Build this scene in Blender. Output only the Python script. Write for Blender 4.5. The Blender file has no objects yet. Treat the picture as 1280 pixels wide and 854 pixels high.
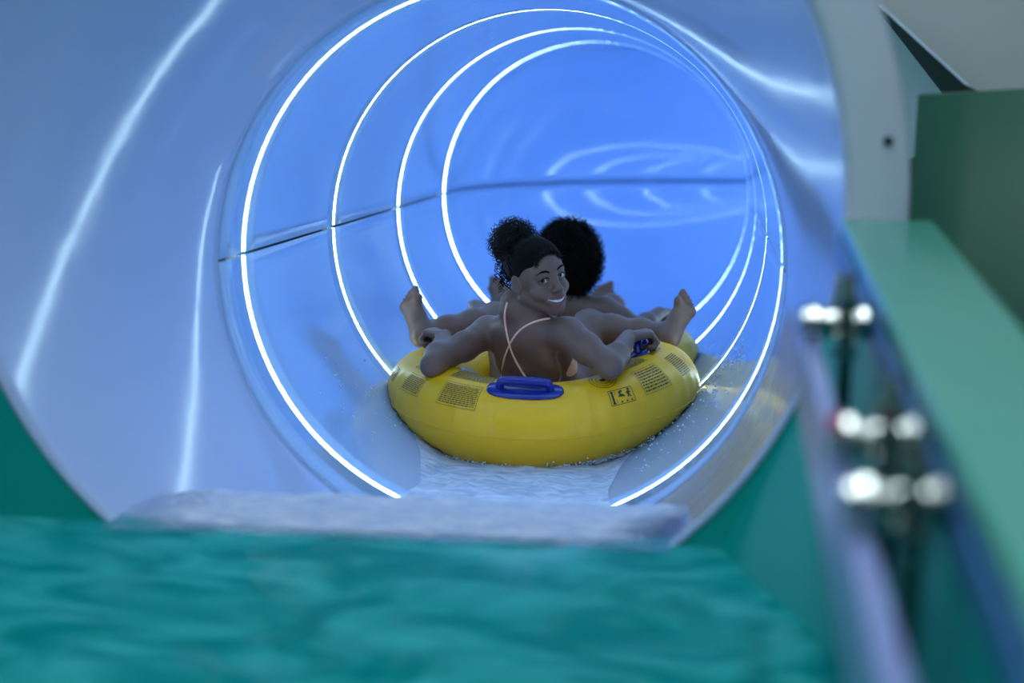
import bpy, bmesh, math, random
import numpy as np
from mathutils import Vector, Matrix

random.seed(7)
rng = np.random.default_rng(7)
scene = bpy.context.scene
COL = scene.collection

# ------------------------------------------------------------------ camera
F_PX = 2000.0                              # focal length for the 1280 px wide frame
PITCH = math.atan(487 / F_PX)
AZ = math.radians(6.89)
SLOPE = math.radians(5.59)                 # the slide runs downhill, away from the launch tub
OZ = 0.751                                 # tub water level is world z = 0
CS, SN = math.cos(SLOPE), math.sin(SLOPE)


def tw(u, t, v):
    """tube frame (right, along, up) -> world"""
    return Vector((u, v * SN + t * CS, OZ + v * CS - t * SN))


CAM = tw(0.5, 0.0, 0.376)
FWD = Vector((-math.sin(AZ) * math.cos(PITCH), math.cos(AZ) * math.cos(PITCH), -math.sin(PITCH)))
cam_data = bpy.data.cameras.new('camera')
cam_data.sensor_width = 36.0
cam_data.lens = 36.0 * F_PX / 1280.0
cam_data.clip_start = 0.02
cam_data.dof.use_dof = True
cam_data.dof.focus_distance = 4.85
cam_data.dof.aperture_fstop = 1.35
cam = bpy.data.objects.new('camera', cam_data)
COL.objects.link(cam)
cam.location = CAM
cam.rotation_euler = FWD.to_track_quat('-Z', 'Y').to_euler()
scene.camera = cam

# ------------------------------------------------------------------ world, exposure
world = bpy.data.worlds.new('world')
scene.world = world
world.use_nodes = True
bg = world.node_tree.nodes['Background']
bg.inputs['Color'].default_value = (0.42, 0.6, 0.72, 1)
bg.inputs['Strength'].default_value = 0.35
scene.view_settings.view_transform = 'Standard'
scene.view_settings.look = 'None'
scene.view_settings.gamma = 1.0
scene.view_settings.use_curve_mapping = False
scene.view_settings.exposure = 0.12

RING_EMIT = 13.0
FILL_EMIT = 17.0


# ------------------------------------------------------------------ helpers
def rgb(r, g, b):
    f = lambda c: (c / 255 / 12.92) if c <= 10 else ((c / 255 + 0.055) / 1.055) ** 2.4
    return (f(r), f(g), f(b), 1)


def mat(name, color, rough=0.5, metal=0.0, spec=0.5, emit=None, emit_s=0.0, coat=0.0,
        noise=None, bump=None, attr=None, sss=0.0):
    m = bpy.data.materials.new(name)
    m.use_nodes = True
    nt = m.node_tree
    b = nt.nodes['Principled BSDF']
    b.inputs['Base Color'].default_value = color
    b.inputs['Roughness'].default_value = rough
    b.inputs['Metallic'].default_value = metal
    b.inputs['Specular IOR Level'].default_value = spec
    b.inputs['Coat Weight'].default_value = coat
    b.inputs['Coat Roughness'].default_value = 0.06
    if sss:
        b.inputs['Subsurface Weight'].default_value = sss
        b.inputs['Subsurface Radius'].default_value = (0.012, 0.005, 0.003)
        b.inputs['Subsurface Scale'].default_value = 0.6
    if emit:
        b.inputs['Emission Color'].default_value = emit
        b.inputs['Emission Strength'].default_value = emit_s
    tc = nt.nodes.new('ShaderNodeTexCoord')
    if noise:                              # (scale, amount): mottled colour
        n = nt.nodes.new('ShaderNodeTexNoise')
        n.inputs['Scale'].default_value = noise[0]
        n.inputs['Detail'].default_value = 5
        nt.links.new(tc.outputs['Object'], n.inputs['Vector'])
        mx = nt.nodes.new('ShaderNodeMix')
        mx.data_type = 'RGBA'
        a = noise[1]
        mx.inputs['A'].default_value = tuple(c * (1 - a) for c in color[:3]) + (1,)
        mx.inputs['B'].default_value = tuple(min(1, c * (1 + a)) for c in color[:3]) + (1,)
        nt.links.new(n.outputs['Fac'], mx.inputs['Factor'])
        nt.links.new(mx.outputs['Result'], b.inputs['Base Color'])
    if attr:
        a = nt.nodes.new('ShaderNodeAttribute')
        a.attribute_name = attr
        nt.links.new(a.outputs['Color'], b.inputs['Base Color'])
    if bump:                               # (scale xyz, strength, distance)
        mp = nt.nodes.new('ShaderNodeMapping')
        mp.inputs['Scale'].default_value = bump[0]
        nt.links.new(tc.outputs['Object'], mp.inputs['Vector'])
        n = nt.nodes.new('ShaderNodeTexNoise')
        n.inputs['Scale'].default_value = 1.0
        n.inputs['Detail'].default_value = 3
        nt.links.new(mp.outputs['Vector'], n.inputs['Vector'])
        bp = nt.nodes.new('ShaderNodeBump')
        bp.inputs['Strength'].default_value = bump[1]
        bp.inputs['Distance'].default_value = bump[2]
        nt.links.new(n.outputs['Fac'], bp.inputs['Height'])
        nt.links.new(bp.outputs['Normal'], b.inputs['Normal'])
    return m


def mesh_obj(name, verts, faces, material, parent=None, smooth=True):
    me = bpy.data.meshes.new(name)
    me.from_pydata([tuple(v) for v in verts], [], [tuple(f) for f in faces])
    me.update()
    if smooth:
        me.polygons.foreach_set('use_smooth', [True] * len(me.polygons))
    o = bpy.data.objects.new(name, me)
    COL.objects.link(o)
    me.materials.append(material)
    if parent:
        o.parent = parent
    return o


def empty(name, loc, rot=(0, 0, 0)):
    o = bpy.data.objects.new(name, None)
    o.empty_display_size = 0.1
    COL.objects.link(o)
    o.location = loc
    o.rotation_euler = rot
    return o


def tag(o, label=None, cat=None, group=None, kind=None):
    if label: o['label'] = label
    if cat: o['category'] = cat
    if group: o['group'] = group
    if kind: o['kind'] = kind
    return o


def solidify(o, th, offset=1.0):
    md = o.modifiers.new('thickness', 'SOLIDIFY')
    md.thickness = th
    md.offset = offset
    return o


def bevel(o, w=0.005, seg=2):
    md = o.modifiers.new('bevel', 'BEVEL')
    md.width = w
    md.segments = seg
    md.limit_method = 'ANGLE'
    return o


def box(lo, hi):
    (x0, y0, z0), (x1, y1, z1) = lo, hi
    v = [(x0, y0, z0), (x1, y0, z0), (x1, y1, z0), (x0, y1, z0), (x0, y0, z1), (x1, y0, z1), (x1, y1, z1), (x0, y1, z1)]
    f = [(0, 3, 2, 1), (4, 5, 6, 7), (0, 1, 5, 4), (1, 2, 6, 5), (2, 3, 7, 6), (3, 0, 4, 7)]
    return v, f


def box_obj(name, lo, hi, m, parent=None, bev=0.0):
    v, f = box(lo, hi)
    o = mesh_obj(name, v, f, m, parent, smooth=False)
    if bev: bevel(o, bev)
    return o


def tube_mesh(pts, rad, sides=8, closed=False):
    """swept tube along a polyline; rad scalar or per point"""
    pts = [Vector(p) for p in pts]
    n = len(pts)
    rad = [rad] * n if isinstance(rad, (int, float)) else list(rad)
    verts, faces = [], []
    up = Vector((0.13, 0.21, 1)).normalized()
    prev = None
    for i, p in enumerate(pts):
        a = pts[(i - 1) % n] if (closed or i > 0) else p
        b = pts[(i + 1) % n] if (closed or i < n - 1) else p
        d = (b - a).normalized()
        ref = prev if prev is not None else up
        x = ref - d * ref.dot(d)
        if x.length < 1e-5: x = d.orthogonal()
        x.normalize()
        prev = x
        y = d.cross(x)
        for k in range(sides):
            a_ = 2 * math.pi * k / sides
            verts.append(p + (x * math.cos(a_) + y * math.sin(a_)) * rad[i])
    m = n if closed else n - 1
    for i in range(m):
        j = (i + 1) % n
        for k in range(sides):
            l = (k + 1) % sides
            faces.append((i * sides + k, i * sides + l, j * sides + l, j * sides + k))
    if not closed:
        faces.append(tuple(reversed(range(sides))))
        faces.append(tuple(range((n - 1) * sides, n * sides)))
    return verts, faces


def join(parts):
    V, Fc = [], []
    for v, f in parts:
        o = len(V)
        V += list(v)
        Fc += [tuple(i + o for i in q) for q in f]
    return V, Fc


def spline(pts, n):
    """Catmull-Rom through points, n samples per span"""
    P = [Vector(p) for p in pts]
    P = [P[0] * 2 - P[1]] + P + [P[-1] * 2 - P[-2]]
    out = []
    for i in range(1, len(P) - 2):
        for k in range(n):
            s = k / n
            a, b, c, d = P[i - 1], P[i], P[i + 1], P[i + 2]
            out.append(0.5 * ((2 * b) + (c - a) * s + (2 * a - 5 * b + 4 * c - d) * s * s + (3 * b - a - 3 * c + d) * s ** 3))
    out.append(P[-2])
    return out


def vnoise(x, y, seed=0):
    """cheap smooth value noise, vectorised"""
    x = np.asarray(x, float); y = np.asarray(y, float)
    xi = np.floor(x).astype(int); yi = np.floor(y).astype(int)
    xf = x - xi; yf = y - yi
    def h(a, b):
        n = (a * 374761393 + b * 668265263 + seed * 982451653) & 0x7fffffff
        n = ((n ^ (n >> 13)) * 1274126177) & 0x7fffffff
        return (n % 10007) / 10007.0
    sx = xf * xf * (3 - 2 * xf); sy = yf * yf * (3 - 2 * yf)
    return (h(xi, yi) * (1 - sx) + h(xi + 1, yi) * sx) * (1 - sy) + (h(xi, yi + 1) * (1 - sx) + h(xi + 1, yi + 1) * sx) * sy


# ------------------------------------------------------------------ materials
M = {}
M['gel'] = mat('slide_gelcoat', (0.37, 0.565, 0.93, 1), rough=0.10, spec=0.55, coat=0.3,
               noise=(1.6, 0.05), bump=((7, 2.2, 7), 0.12, 0.02))
M['flare'] = mat('flare_gelcoat', (0.48, 0.59, 0.90, 1), rough=0.10, spec=0.55, coat=0.3,
                noise=(1.6, 0.05), bump=((7, 2.2, 7), 0.12, 0.02))
M['flange'] = mat('flange_gelcoat', (0.54, 0.62, 0.76, 1), rough=0.3, noise=(2, 0.05))
M['ring'] = mat('light_ring', (0.8, 0.9, 1, 1), rough=0.4, emit=(0.58, 0.88, 1.0, 1), emit_s=RING_EMIT)
M['seam'] = mat('seam_sealant', (0.012, 0.016, 0.03, 1), rough=0.6)
M['joint'] = mat('joint_sealant', (0.26, 0.36, 0.55, 1), rough=0.5)
M['tub'] = mat('tub_teal', (0.0, 0.34, 0.31, 1), rough=0.45, spec=0.3, noise=(1.2, 0.12))
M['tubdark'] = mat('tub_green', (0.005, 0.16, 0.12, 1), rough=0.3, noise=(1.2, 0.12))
M['ledge'] = mat('ledge_green', (0.10, 0.44, 0.35, 1), rough=0.16, spec=0.6, noise=(2.0, 0.08), bump=((6, 2, 6), 0.04, 0.01))
M['ledgeface'] = mat('ledge_face_blue', (0.07, 0.22, 0.55, 1), rough=0.3)
M['wallgreen'] = mat('wall_green', (0.05, 0.20, 0.13, 1), rough=0.45, noise=(0.8, 0.15))
M['wallgreen2'] = mat('wall_green_panel', (0.045, 0.165, 0.125, 1), rough=0.45, noise=(0.8, 0.1))
M['white'] = mat('soffit_white', (0.66, 0.72, 0.74, 1), rough=0.6, noise=(1.0, 0.06))
M['ceil'] = mat('ceiling_grey_green', (0.22, 0.27, 0.27, 1), rough=0.7, noise=(0.8, 0.1))
M['dark'] = mat('shadow_gap', (0.05, 0.09, 0.085, 1), rough=0.7)
M['pale'] = mat('pale_beam', (0.45, 0.62, 0.64, 1), rough=0.6)
M['plank'] = mat('board_lavender', (0.30, 0.36, 0.72, 1), rough=0.3, noise=(3, 0.1))
M['chrome'] = mat('chrome', (0.40, 0.42, 0.40, 1), rough=0.16, metal=1.0)
M['rod'] = mat('dark_rod', (0.02, 0.06, 0.05, 1), rough=0.35, metal=0.3)
M['red'] = mat('red_cap', (0.6, 0.05, 0.05, 1), rough=0.4)
M['lamp'] = mat('lamp_diffuser', (0.9, 0.9, 0.9, 1), emit=(0.80, 0.93, 1.0, 1), emit_s=FILL_EMIT)
M['lampframe'] = mat('lamp_frame', (0.5, 0.52, 0.52, 1), rough=0.4)
M['raft'] = mat('raft_vinyl', (0.82, 0.45, 0.0, 1), rough=0.38, spec=0.5, noise=(3, 0.06), bump=((30, 30, 8), 0.10, 0.006))
M['blue'] = mat('handle_blue', (0.004, 0.016, 0.23, 1), rough=0.25, spec=0.6)
M['ink'] = mat('label_ink', (0.03, 0.035, 0.02, 1), rough=0.5)
M['strapwhite'] = mat('webbing', (0.35, 0.4, 0.5, 1), rough=0.7)
M['hair'] = mat('hair_black', (0.005, 0.004, 0.004, 1), rough=0.75, spec=0.08)
M['hairb'] = mat('hair_brown_black', (0.010, 0.006, 0.005, 1), rough=0.5, spec=0.25)
M['skin'] = mat('skin', (0.2, 0.1, 0.07, 1), rough=0.42, spec=0.4, attr='tone', sss=0.08, bump=((180, 180, 180), 0.05, 0.001))
M['eye'] = mat('eyeball', (0.8, 0.8, 0.8, 1), rough=0.12, spec=0.35, attr='tone')
M['teeth'] = mat('teeth', (0.85, 0.85, 0.82, 1), rough=0.2)
M['mouth'] = mat('mouth_inside', (0.06, 0.015, 0.015, 1), rough=0.4)
M['bikini'] = mat('bikini_peach', (0.97, 0.56, 0.46, 1), rough=0.6)
M['swim'] = mat('swimwear_dark', (0.03, 0.03, 0.06, 1), rough=0.6)
M['foam'] = mat('foam', (0.62, 0.74, 0.86, 1), rough=0.35, spec=0.5)


def water_material(name, tint, col_a, col_b, amp, scale, bump_s, refl=1.0):
    m = bpy.data.materials.new(name)
    m.use_nodes = True
    nt = m.node_tree
    nt.nodes.remove(nt.nodes['Principled BSDF'])
    out = nt.nodes['Material Output']
    tc = nt.nodes.new('ShaderNodeTexCoord')
    n = nt.nodes.new('ShaderNodeTexNoise')
    n.inputs['Scale'].default_value = scale
    n.inputs['Detail'].default_value = 6
    n.inputs['Distortion'].default_value = 0.6
    nt.links.new(tc.outputs['Object'], n.inputs['Vector'])
    bp = nt.nodes.new('ShaderNodeBump')
    bp.inputs['Strength'].default_value = bump_s
    bp.inputs['Distance'].default_value = 0.03
    nt.links.new(n.outputs['Fac'], bp.inputs['Height'])
    tr = nt.nodes.new('ShaderNodeBsdfTransparent')
    tr.inputs['Color'].default_value = tint
    gl = nt.nodes.new('ShaderNodeBsdfGlossy')
    gl.inputs['Roughness'].default_value = 0.08
    gl.inputs['Color'].default_value = (refl, refl, refl, 1)
    nt.links.new(bp.outputs['Normal'], gl.inputs['Normal'])
    fr = nt.nodes.new('ShaderNodeFresnel')
    fr.inputs['IOR'].default_value = 1.33
    nt.links.new(bp.outputs['Normal'], fr.inputs['Normal'])
    mx = nt.nodes.new('ShaderNodeMixShader')
    nt.links.new(fr.outputs['Fac'], mx.inputs['Fac'])
    nt.links.new(tr.outputs['BSDF'], mx.inputs[1])
    nt.links.new(gl.outputs['BSDF'], mx.inputs[2])
    df = nt.nodes.new('ShaderNodeBsdfDiffuse')
    mp = nt.nodes.new('ShaderNodeMapping')
    mp.inputs['Scale'].default_value = (0.55, 1.0, 1.0)
    nt.links.new(tc.outputs['Object'], mp.inputs['Vector'])
    n2 = nt.nodes.new('ShaderNodeTexNoise')
    n2.inputs['Scale'].default_value = scale * 1.7
    n2.inputs['Detail'].default_value = 8
    n2.inputs['Distortion'].default_value = 1.2
    nt.links.new(mp.outputs['Vector'], n2.inputs['Vector'])
    rp = nt.nodes.new('ShaderNodeMapRange')
    rp.inputs['From Min'].default_value = 0.38
    rp.inputs['From Max'].default_value = 0.72
    nt.links.new(n2.outputs['Fac'], rp.inputs['Value'])
    cm = nt.nodes.new('ShaderNodeMix'); cm.data_type = 'RGBA'
    cm.inputs['A'].default_value = col_a
    cm.inputs['B'].default_value = col_b
    nt.links.new(rp.outputs['Result'], cm.inputs['Factor'])
    nt.links.new(cm.outputs['Result'], df.inputs['Color'])
    nt.links.new(bp.outputs['Normal'], df.inputs['Normal'])
    at = nt.nodes.new('ShaderNodeAttribute')
    at.attribute_name = 'foam'
    mr = nt.nodes.new('ShaderNodeMath'); mr.operation = 'MULTIPLY_ADD'; mr.use_clamp = True
    mr.inputs[1].default_value = amp
    nt.links.new(n2.outputs['Fac'], mr.inputs[0]); nt.links.new(at.outputs['Fac'], mr.inputs[2])
    m2 = nt.nodes.new('ShaderNodeMixShader')
    nt.links.new(mr.outputs['Value'], m2.inputs['Fac'])
    nt.links.new(mx.outputs['Shader'], m2.inputs[1])
    nt.links.new(df.outputs['BSDF'], m2.inputs[2])
    nt.links.new(m2.outputs['Shader'], out.inputs['Surface'])
    return m


M['tubwater'] = water_material('tub_water', (0.70, 0.93, 0.93, 1), (0.0, 0.30, 0.30, 1), (0.06, 0.56, 0.57, 1), 0.1, 4.0, 0.9)
M['slidewater'] = water_material('slide_water', (0.93, 0.97, 1.0, 1), (0.50, 0.60, 0.82, 1), (0.74, 0.80, 0.92, 1), 0.5, 14.0, 0.5)

# ------------------------------------------------------------------ slide tube
R = 0.70
T_JOINT = 3.87
RINGS = [4.092, 5.128, 6.247, 7.369]
T_BEND = 7.62
R_BEND = 1.12
RW = 0.016                                  # half width of a light ring
GAP = math.radians(0.32)                    # half angle of the seam between shells
MOUTH_T, MOUTH_U, MOUTH_V, MOUTH_R = 3.05, -0.1135, 0.2166, 0.878

tube_root = empty('slide_tube', tw(0, MOUTH_T, 0), (-SLOPE, 0, 0))
tag(tube_root, 'glossy blue enclosed water slide tube with glowing light rings', 'slide tube')


def axis_at(t):
    """centre line and lateral direction, tube frame (u, t, v); straight and then a right-hand bend"""
    if t <= T_BEND:
        return Vector((0, t, 0)), Vector((1, 0, 0))
    a = (t - T_BEND) / R_BEND
    c = Vector((R_BEND - R_BEND * math.cos(a), T_BEND + R_BEND * math.sin(a), 0))
    return c, Vector((math.cos(a), -math.sin(a), 0))


def tube_pt(t, ang, r=R):
    c, n = axis_at(t)
    p = c + n * (r * math.cos(ang)) + Vector((0, 0, r * math.sin(ang)))
    return p - Vector((0, MOUTH_T, 0))


def shell(t0, t1, a0, a1, r=R, nt_=None, na=48):
    nt_ = nt_ or max(2, int((t1 - t0) / 0.08))
    V, Fc = [], []
    for i in range(nt_ + 1):
        for k in range(na + 1):
            V.append(tube_pt(t0 + (t1 - t0) * i / nt_, a0 + (a1 - a0) * k / na, r))
    for i in range(nt_):
        for k in range(na):
            a = i * (na + 1) + k
            Fc.append((a, a + 1, a + na + 2, a + na + 1))
    return V, Fc


stations = [T_JOINT] + RINGS + [9.95, 10.5, 11.1, 11.7, 12.3]  # unseen rings added past the bend, closely spaced to brighten its far wall
for i in range(len(stations) - 1):
    a = stations[i] + (RW if i else 0.002)
    b = stations[i + 1] - RW
    up = mesh_obj('tube_panel', *shell(a, b, GAP, math.pi - GAP), M['gel'], tube_root)
    lo = mesh_obj('tube_panel', *shell(a, b, math.pi + GAP, 2 * math.pi - GAP), M['gel'], tube_root)
    for o in (up, lo): solidify(o, 0.012, -1.0)
    for ang in (0, math.pi):
        o = mesh_obj('seam_seal', *shell(a, b, ang - 0.03, ang + 0.03, R + 0.016, None, 4), M['seam'], tube_root)
        solidify(o, 0.006, -1.0)
for t in stations[1:-1]:
    gapr = 0.011
    for a0 in (0, math.pi):
        o = mesh_obj('light_ring', *shell(t - RW, t + RW, a0 + gapr, a0 + math.pi - gapr, R + 0.001, 2, 64), M['ring'], tube_root)
        solidify(o, 0.02, -1.0)
# end cap far round the bend (dark continuation)
c_, n_ = axis_at(12.3)
capv = [tube_pt(12.28, 2 * math.pi * k / 48, R + 0.01) for k in range(48)]
mesh_obj('tube_panel', capv, [tuple(range(48))], M['gel'], tube_root, smooth=False)


# flared mouth
def flare_pt(s, ang, extra=0.0):
    e = s ** 1.25
    r = (R + 0.0005) * (1 - e) + MOUTH_R * e + extra
    cu, cv = MOUTH_U * e, MOUTH_V * e
    t = T_JOINT + (MOUTH_T - T_JOINT) * s
    return Vector((cu + r * math.cos(ang), t - MOUTH_T, cv + r * math.sin(ang)))


V, Fc = [], []
NS, NA = 26, 144
for i in range(NS + 1):
    for k in range(NA):
        V.append(flare_pt(i / NS, 2 * math.pi * k / NA))
for i in range(NS):
    for k in range(NA):
        l = (k + 1) % NA
        Fc.append((i * NA + k, (i + 1) * NA + k, (i + 1) * NA + l, i * NA + l))
o = mesh_obj('mouth_flare', V, Fc, M['flare'], tube_root)
solidify(o, 0.012, -1.0)
# joint gasket between flare and tube
v, f = tube_mesh([Vector((0.7015 * math.cos(a), T_JOINT - MOUTH_T, 0.7015 * math.sin(a))) for a in np.linspace(0, 2 * math.pi, 96, endpoint=False)], 0.0018, 8, True)
mesh_obj('joint_gasket', v, f, M['joint'], tube_root)
# flange: flat collar with a rolled inner lip, facing the tub
prof = [(MOUTH_R, 0.0), (MOUTH_R + 0.006, -0.008), (MOUTH_R + 0.02, -0.012), (0.985, -0.012), (0.994, -0.006), (0.994, 0.03)]
V, Fc = [], []
for r, dt in prof:
    for k in range(NA):
        a = 2 * math.pi * k / NA
        V.append((MOUTH_U + r * math.cos(a), dt, MOUTH_V + r * math.sin(a)))
for i in range(len(prof) - 1):
    for k in range(NA):
        l = (k + 1) % NA
        if k <= NA // 2 or k >= NA - 4:                      # the lower half is built into the tub wall
            Fc.append((i * NA + k, (i + 1) * NA + k, (i + 1) * NA + l, i * NA + l))
o = mesh_obj('flange', V, Fc, M['flange'], tube_root)
for aa in (7.0, 33, 60, 82, 104, 128, 150):
    a = math.radians(aa)
    p = Vector((MOUTH_U + 0.955 * math.cos(a), -0.012, MOUTH_V + 0.955 * math.sin(a)))
    v, f = tube_mesh([p, p + Vector((0, -0.006, 0))], 0.009, 12)
    mesh_obj('bolt', v, f, M['rod'], tube_root)

# ------------------------------------------------------------------ launch tub (setting)
XL, XR = -1.35, 0.76
LEDGE_Z = 0.643
RX = Matrix.Rotation(-SLOPE, 4, 'X')


def plane_obj(name, quad, m, th=0.03, kind='structure'):
    o = mesh_obj(name, quad, [tuple(range(len(quad)))], m, None, smooth=False)
    solidify(o, th, -1.0)
    return tag(o, kind=kind) if kind else o


# end wall: below the ledge level, with the round hole for the tube
NA2 = 96
ew = [];  ef = []
hole = MOUTH_R + 0.004
ztop = 0.185
outer = []
for k in range(NA2):
    a = 2 * math.pi * k / NA2
    ew.append((MOUTH_U + hole * math.cos(a), 0.004, MOUTH_V + hole * math.sin(a)))
for k in range(NA2):
    a = 2 * math.pi * k / NA2
    c, s_ = math.cos(a), math.sin(a)
    # project on a rectangle
    L = 1e9
    if c > 1e-6: L = min(L, (XR + 0.13 - MOUTH_U) / c)
    if c < -1e-6: L = min(L, (XL - 0.6 - MOUTH_U) / c)
    if s_ > 1e-6: L = min(L, (1.35) / s_)
    if s_ < -1e-6: L = min(L, (-1.12 - MOUTH_V) / s_)
    zz = MOUTH_V + L * s_
    ew.append((MOUTH_U + L * c, 0.004, min(zz, ztop) if c > 0 else zz))
for k in range(NA2):
    l = (k + 1) % NA2
    if max(ew[NA2 + k][2], ew[NA2 + l][2]) > 1.2 or (max(ew[k][2], ew[l][2]) > ztop + 0.06 and max(ew[k][0], ew[l][0]) > MOUTH_U - 0.1):
        continue
    ef.append((k, NA2 + k, NA2 + l, l))
wall_end = mesh_obj('wall_end', ew, ef, M['tub'], None, smooth=False)
wall_end.location = tube_root.location
wall_end.rotation_euler = tube_root.rotation_euler
tag(wall_end, kind='structure')
solidify(wall_end, 0.03, -1.0)

tag(box_obj('floor', (XL - 0.3, -1.2, -0.62), (1.3, 3.3, -0.55), M['tub']), kind='structure')
tag(box_obj('wall_left', (XL - 0.25, -1.2, -0.6), (XL, 3.3, LEDGE_Z), M['tubdark']), kind='structure')
# right side wall: blue-green face with a green glossy coping
wr = box_obj('wall_right', (XR, -1.2, -0.6), (XR + 0.15, 3.10, LEDGE_Z - 0.035), M['tub'])
tag(wr, kind='structure')
box_obj('coping', (XR - 0.006, -1.2, LEDGE_Z - 0.035), (XR + 0.165, 3.035, LEDGE_Z), M['ledge'], wr, 0.008)
box_obj('face_strip', (XR - 0.012, -1.2, LEDGE_Z - 0.085), (XR - 0.002, 3.10, LEDGE_Z - 0.036), M['ledgeface'], wr, 0.003)
# triangular gusset between end wall and side wall
g = [Vector((0.505, 3.075, -0.02)), Vector((XR, 2.40, -0.02)), Vector((XR, 3.02, 0.52)), Vector((0.70, 3.03, 0.30))]
plane_obj('trim_1', g, M['tub'], 0.01)

# ------------------------------------------------------------------ hall around the tub
tag(box_obj('wall_back', (-4.2, -3.6, -0.6), (4.6, -3.5, 3.6), M['wallgreen2']), kind='structure')
tag(box_obj('wall_side_far', (-4.3, -3.6, -0.6), (-4.2, 7.0, 3.6), M['wallgreen2']), kind='structure')
tag(box_obj('wall_side_near', (4.5, -3.6, -0.6), (4.6, 7.0, 3.6), M['wallgreen2']), kind='structure')
tag(box_obj('ceiling', (-4.3, -3.6, 3.0), (4.6, 7.0, 3.1), M['ceil']), kind='structure')


def fill_lamp(x, y, w, l, label):  # unseen overhead panel, added to brighten the tub, water and tube mouth
    r = empty('ceiling_light', (x, y, 2.995))
    tag(r, label, 'lamp', 'long lights on the hall ceiling')
    box_obj('diffuser', (-w / 2, -l / 2, -0.05), (w / 2, l / 2, -0.035), M['lamp'], r)
    fr = [box((-w / 2 - 0.03, -l / 2 - 0.03, -0.06), (w / 2 + 0.03, -l / 2, 0.0)), box((-w / 2 - 0.03, l / 2, -0.06), (w / 2 + 0.03, l / 2 + 0.03, 0.0)),
          box((-w / 2 - 0.03, -l / 2, -0.06), (-w / 2, l / 2, 0.0)), box((w / 2, -l / 2, -0.06), (w / 2 + 0.03, l / 2, 0.0))]
    mesh_obj('frame', *join(fr), M['lampframe'], r, smooth=False)


fill_lamp(-1.1, 1.5, 0.20, 2.6, 'long white ceiling light over the green left tub wall')
fill_lamp(0.9, 1.5, 0.20, 2.6, 'long white ceiling light over the chrome pipe clamps')
fill_lamp(0.1, -2.0, 0.7, 0.9, 'wide nearly square ceiling light in the hall behind the launch tub')

# background on the right, behind the tub wall
o_pts = []
V, Fc = [], []
NP = 14
for i in range(NP + 1):                       # gently curved green partition
    x = 0.955 + 1.6 * i / NP
    y = 3.62 - 0.22 * math.sin(math.pi * min(1, i / NP * 1.2) * 0.5)
    V += [(x, y, -0.6), (x, y, 0.822 + 0.03 * min(1, i / 3))]
    if i: Fc.append((2 * i - 2, 2 * i, 2 * i + 1, 2 * i - 1))
part = mesh_obj('wall_partition', V, Fc, M['wallgreen'], None)
solidify(part, 0.05, -1.0)
tag(part, kind='structure')


def prism(name, poly, y0, y1, m, kind='structure'):
    n = len(poly)
    V = [(x, y0, z) for x, z in poly] + [(x, y1, z) for x, z in poly]
    Fc = [tuple(range(n)), tuple(reversed(range(n, 2 * n)))] + [(i, i + n, (i + 1) % n + n, (i + 1) % n) for i in range(n)]
    o = mesh_obj(name, V, Fc, m, None, smooth=False)
    bm = bmesh.new(); bm.from_mesh(o.data); bmesh.ops.recalc_face_normals(bm, faces=bm.faces); bm.to_mesh(o.data); bm.free()
    return tag(o, kind=kind)


prism('ceiling_soffit', [(0.40, 1.44), (0.883, 1.017), (1.113, 0.817), (1.6, 0.62), (2.8, 0.62), (2.8, 2.6), (0.40, 2.6)], 3.90, 4.02, M['white'])
prism('trim_2', [(0.95, 0.98), (1.25, 0.62), (1.02, 0.55), (0.8, 0.85)], 4.6, 4.7, M['pale'])
tag(box_obj('wall_recess', (0.85, 5.2, -0.6), (4.5, 5.3, 3.0), M['dark']), kind='structure')

# ------------------------------------------------------------------ water
# tub surface: rippled grid
nx, ny = 110, 150
xs = np.linspace(XL, XR, nx); ys = np.linspace(-1.1, 3.034, ny)
X, Y = np.meshgrid(xs, ys)
Z = 0.010 * np.sin(X * 9 + Y * 5 + 2 * vnoise(X * 2, Y * 2, 3)) + 0.022 * (vnoise(X * 5, Y * 7, 1) - 0.5) + 0.012 * (vnoise(X * 13, Y * 17, 2) - 0.5)
Z *= np.clip((3.0 - Y) * 1.6, 0.0, 1)
V = list(zip(X.ravel(), Y.ravel(), Z.ravel()))
Fc = [(j * nx + i, j * nx + i + 1, (j + 1) * nx + i + 1, (j + 1) * nx + i) for j in range(ny - 1) for i in range(nx - 1)]
tubw = mesh_obj('tub_water', V, Fc, M['tubwater'])
tag(tubw, 'rippling teal water filling the launch tub before the tube mouth', 'water', kind='stuff')
at = tubw.data.attributes.new('foam', 'FLOAT', 'POINT')
at.data.foreach_set('value', np.full(X.shape, 0.84).ravel().astype(np.float32))

# sheet of water spilling over the lip and running down the tube floor
prof = np.array([(2.88, -0.4695), (3.02, -0.4555), (3.15, -0.447), (3.3, -0.456), (3.5, -0.496), (3.7, -0.565), (3.9, -0.622), (4.1, -0.645), (4.6, -0.660), (5.2, -0.640), (5.9, -0.650), (6.6, -0.668), (7.5, -0.678)])
tt = np.linspace(3.0, 7.5, 270)
vv = np.interp(tt, prof[:, 0], prof[:, 1])
for _ in range(6): vv[1:-1] = (vv[:-2] + 2 * vv[1:-1] + vv[2:]) / 4


def inside_half(t, v):
    if t < T_JOINT:
        e = ((T_JOINT - t) / (T_JOINT - MOUTH_T)) ** 1.25 if t > MOUTH_T else 1.0
        r = (R + 0.004) * (1 - e) + MOUTH_R * e; cu, cv = MOUTH_U * e, MOUTH_V * e
    else:
        r, cu, cv = R, 0.0, 0.0
    h = math.sqrt(max(0.0004, r * r - (v - cv) ** 2))
    return cu - h - 0.004, cu + h + 0.004


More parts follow.
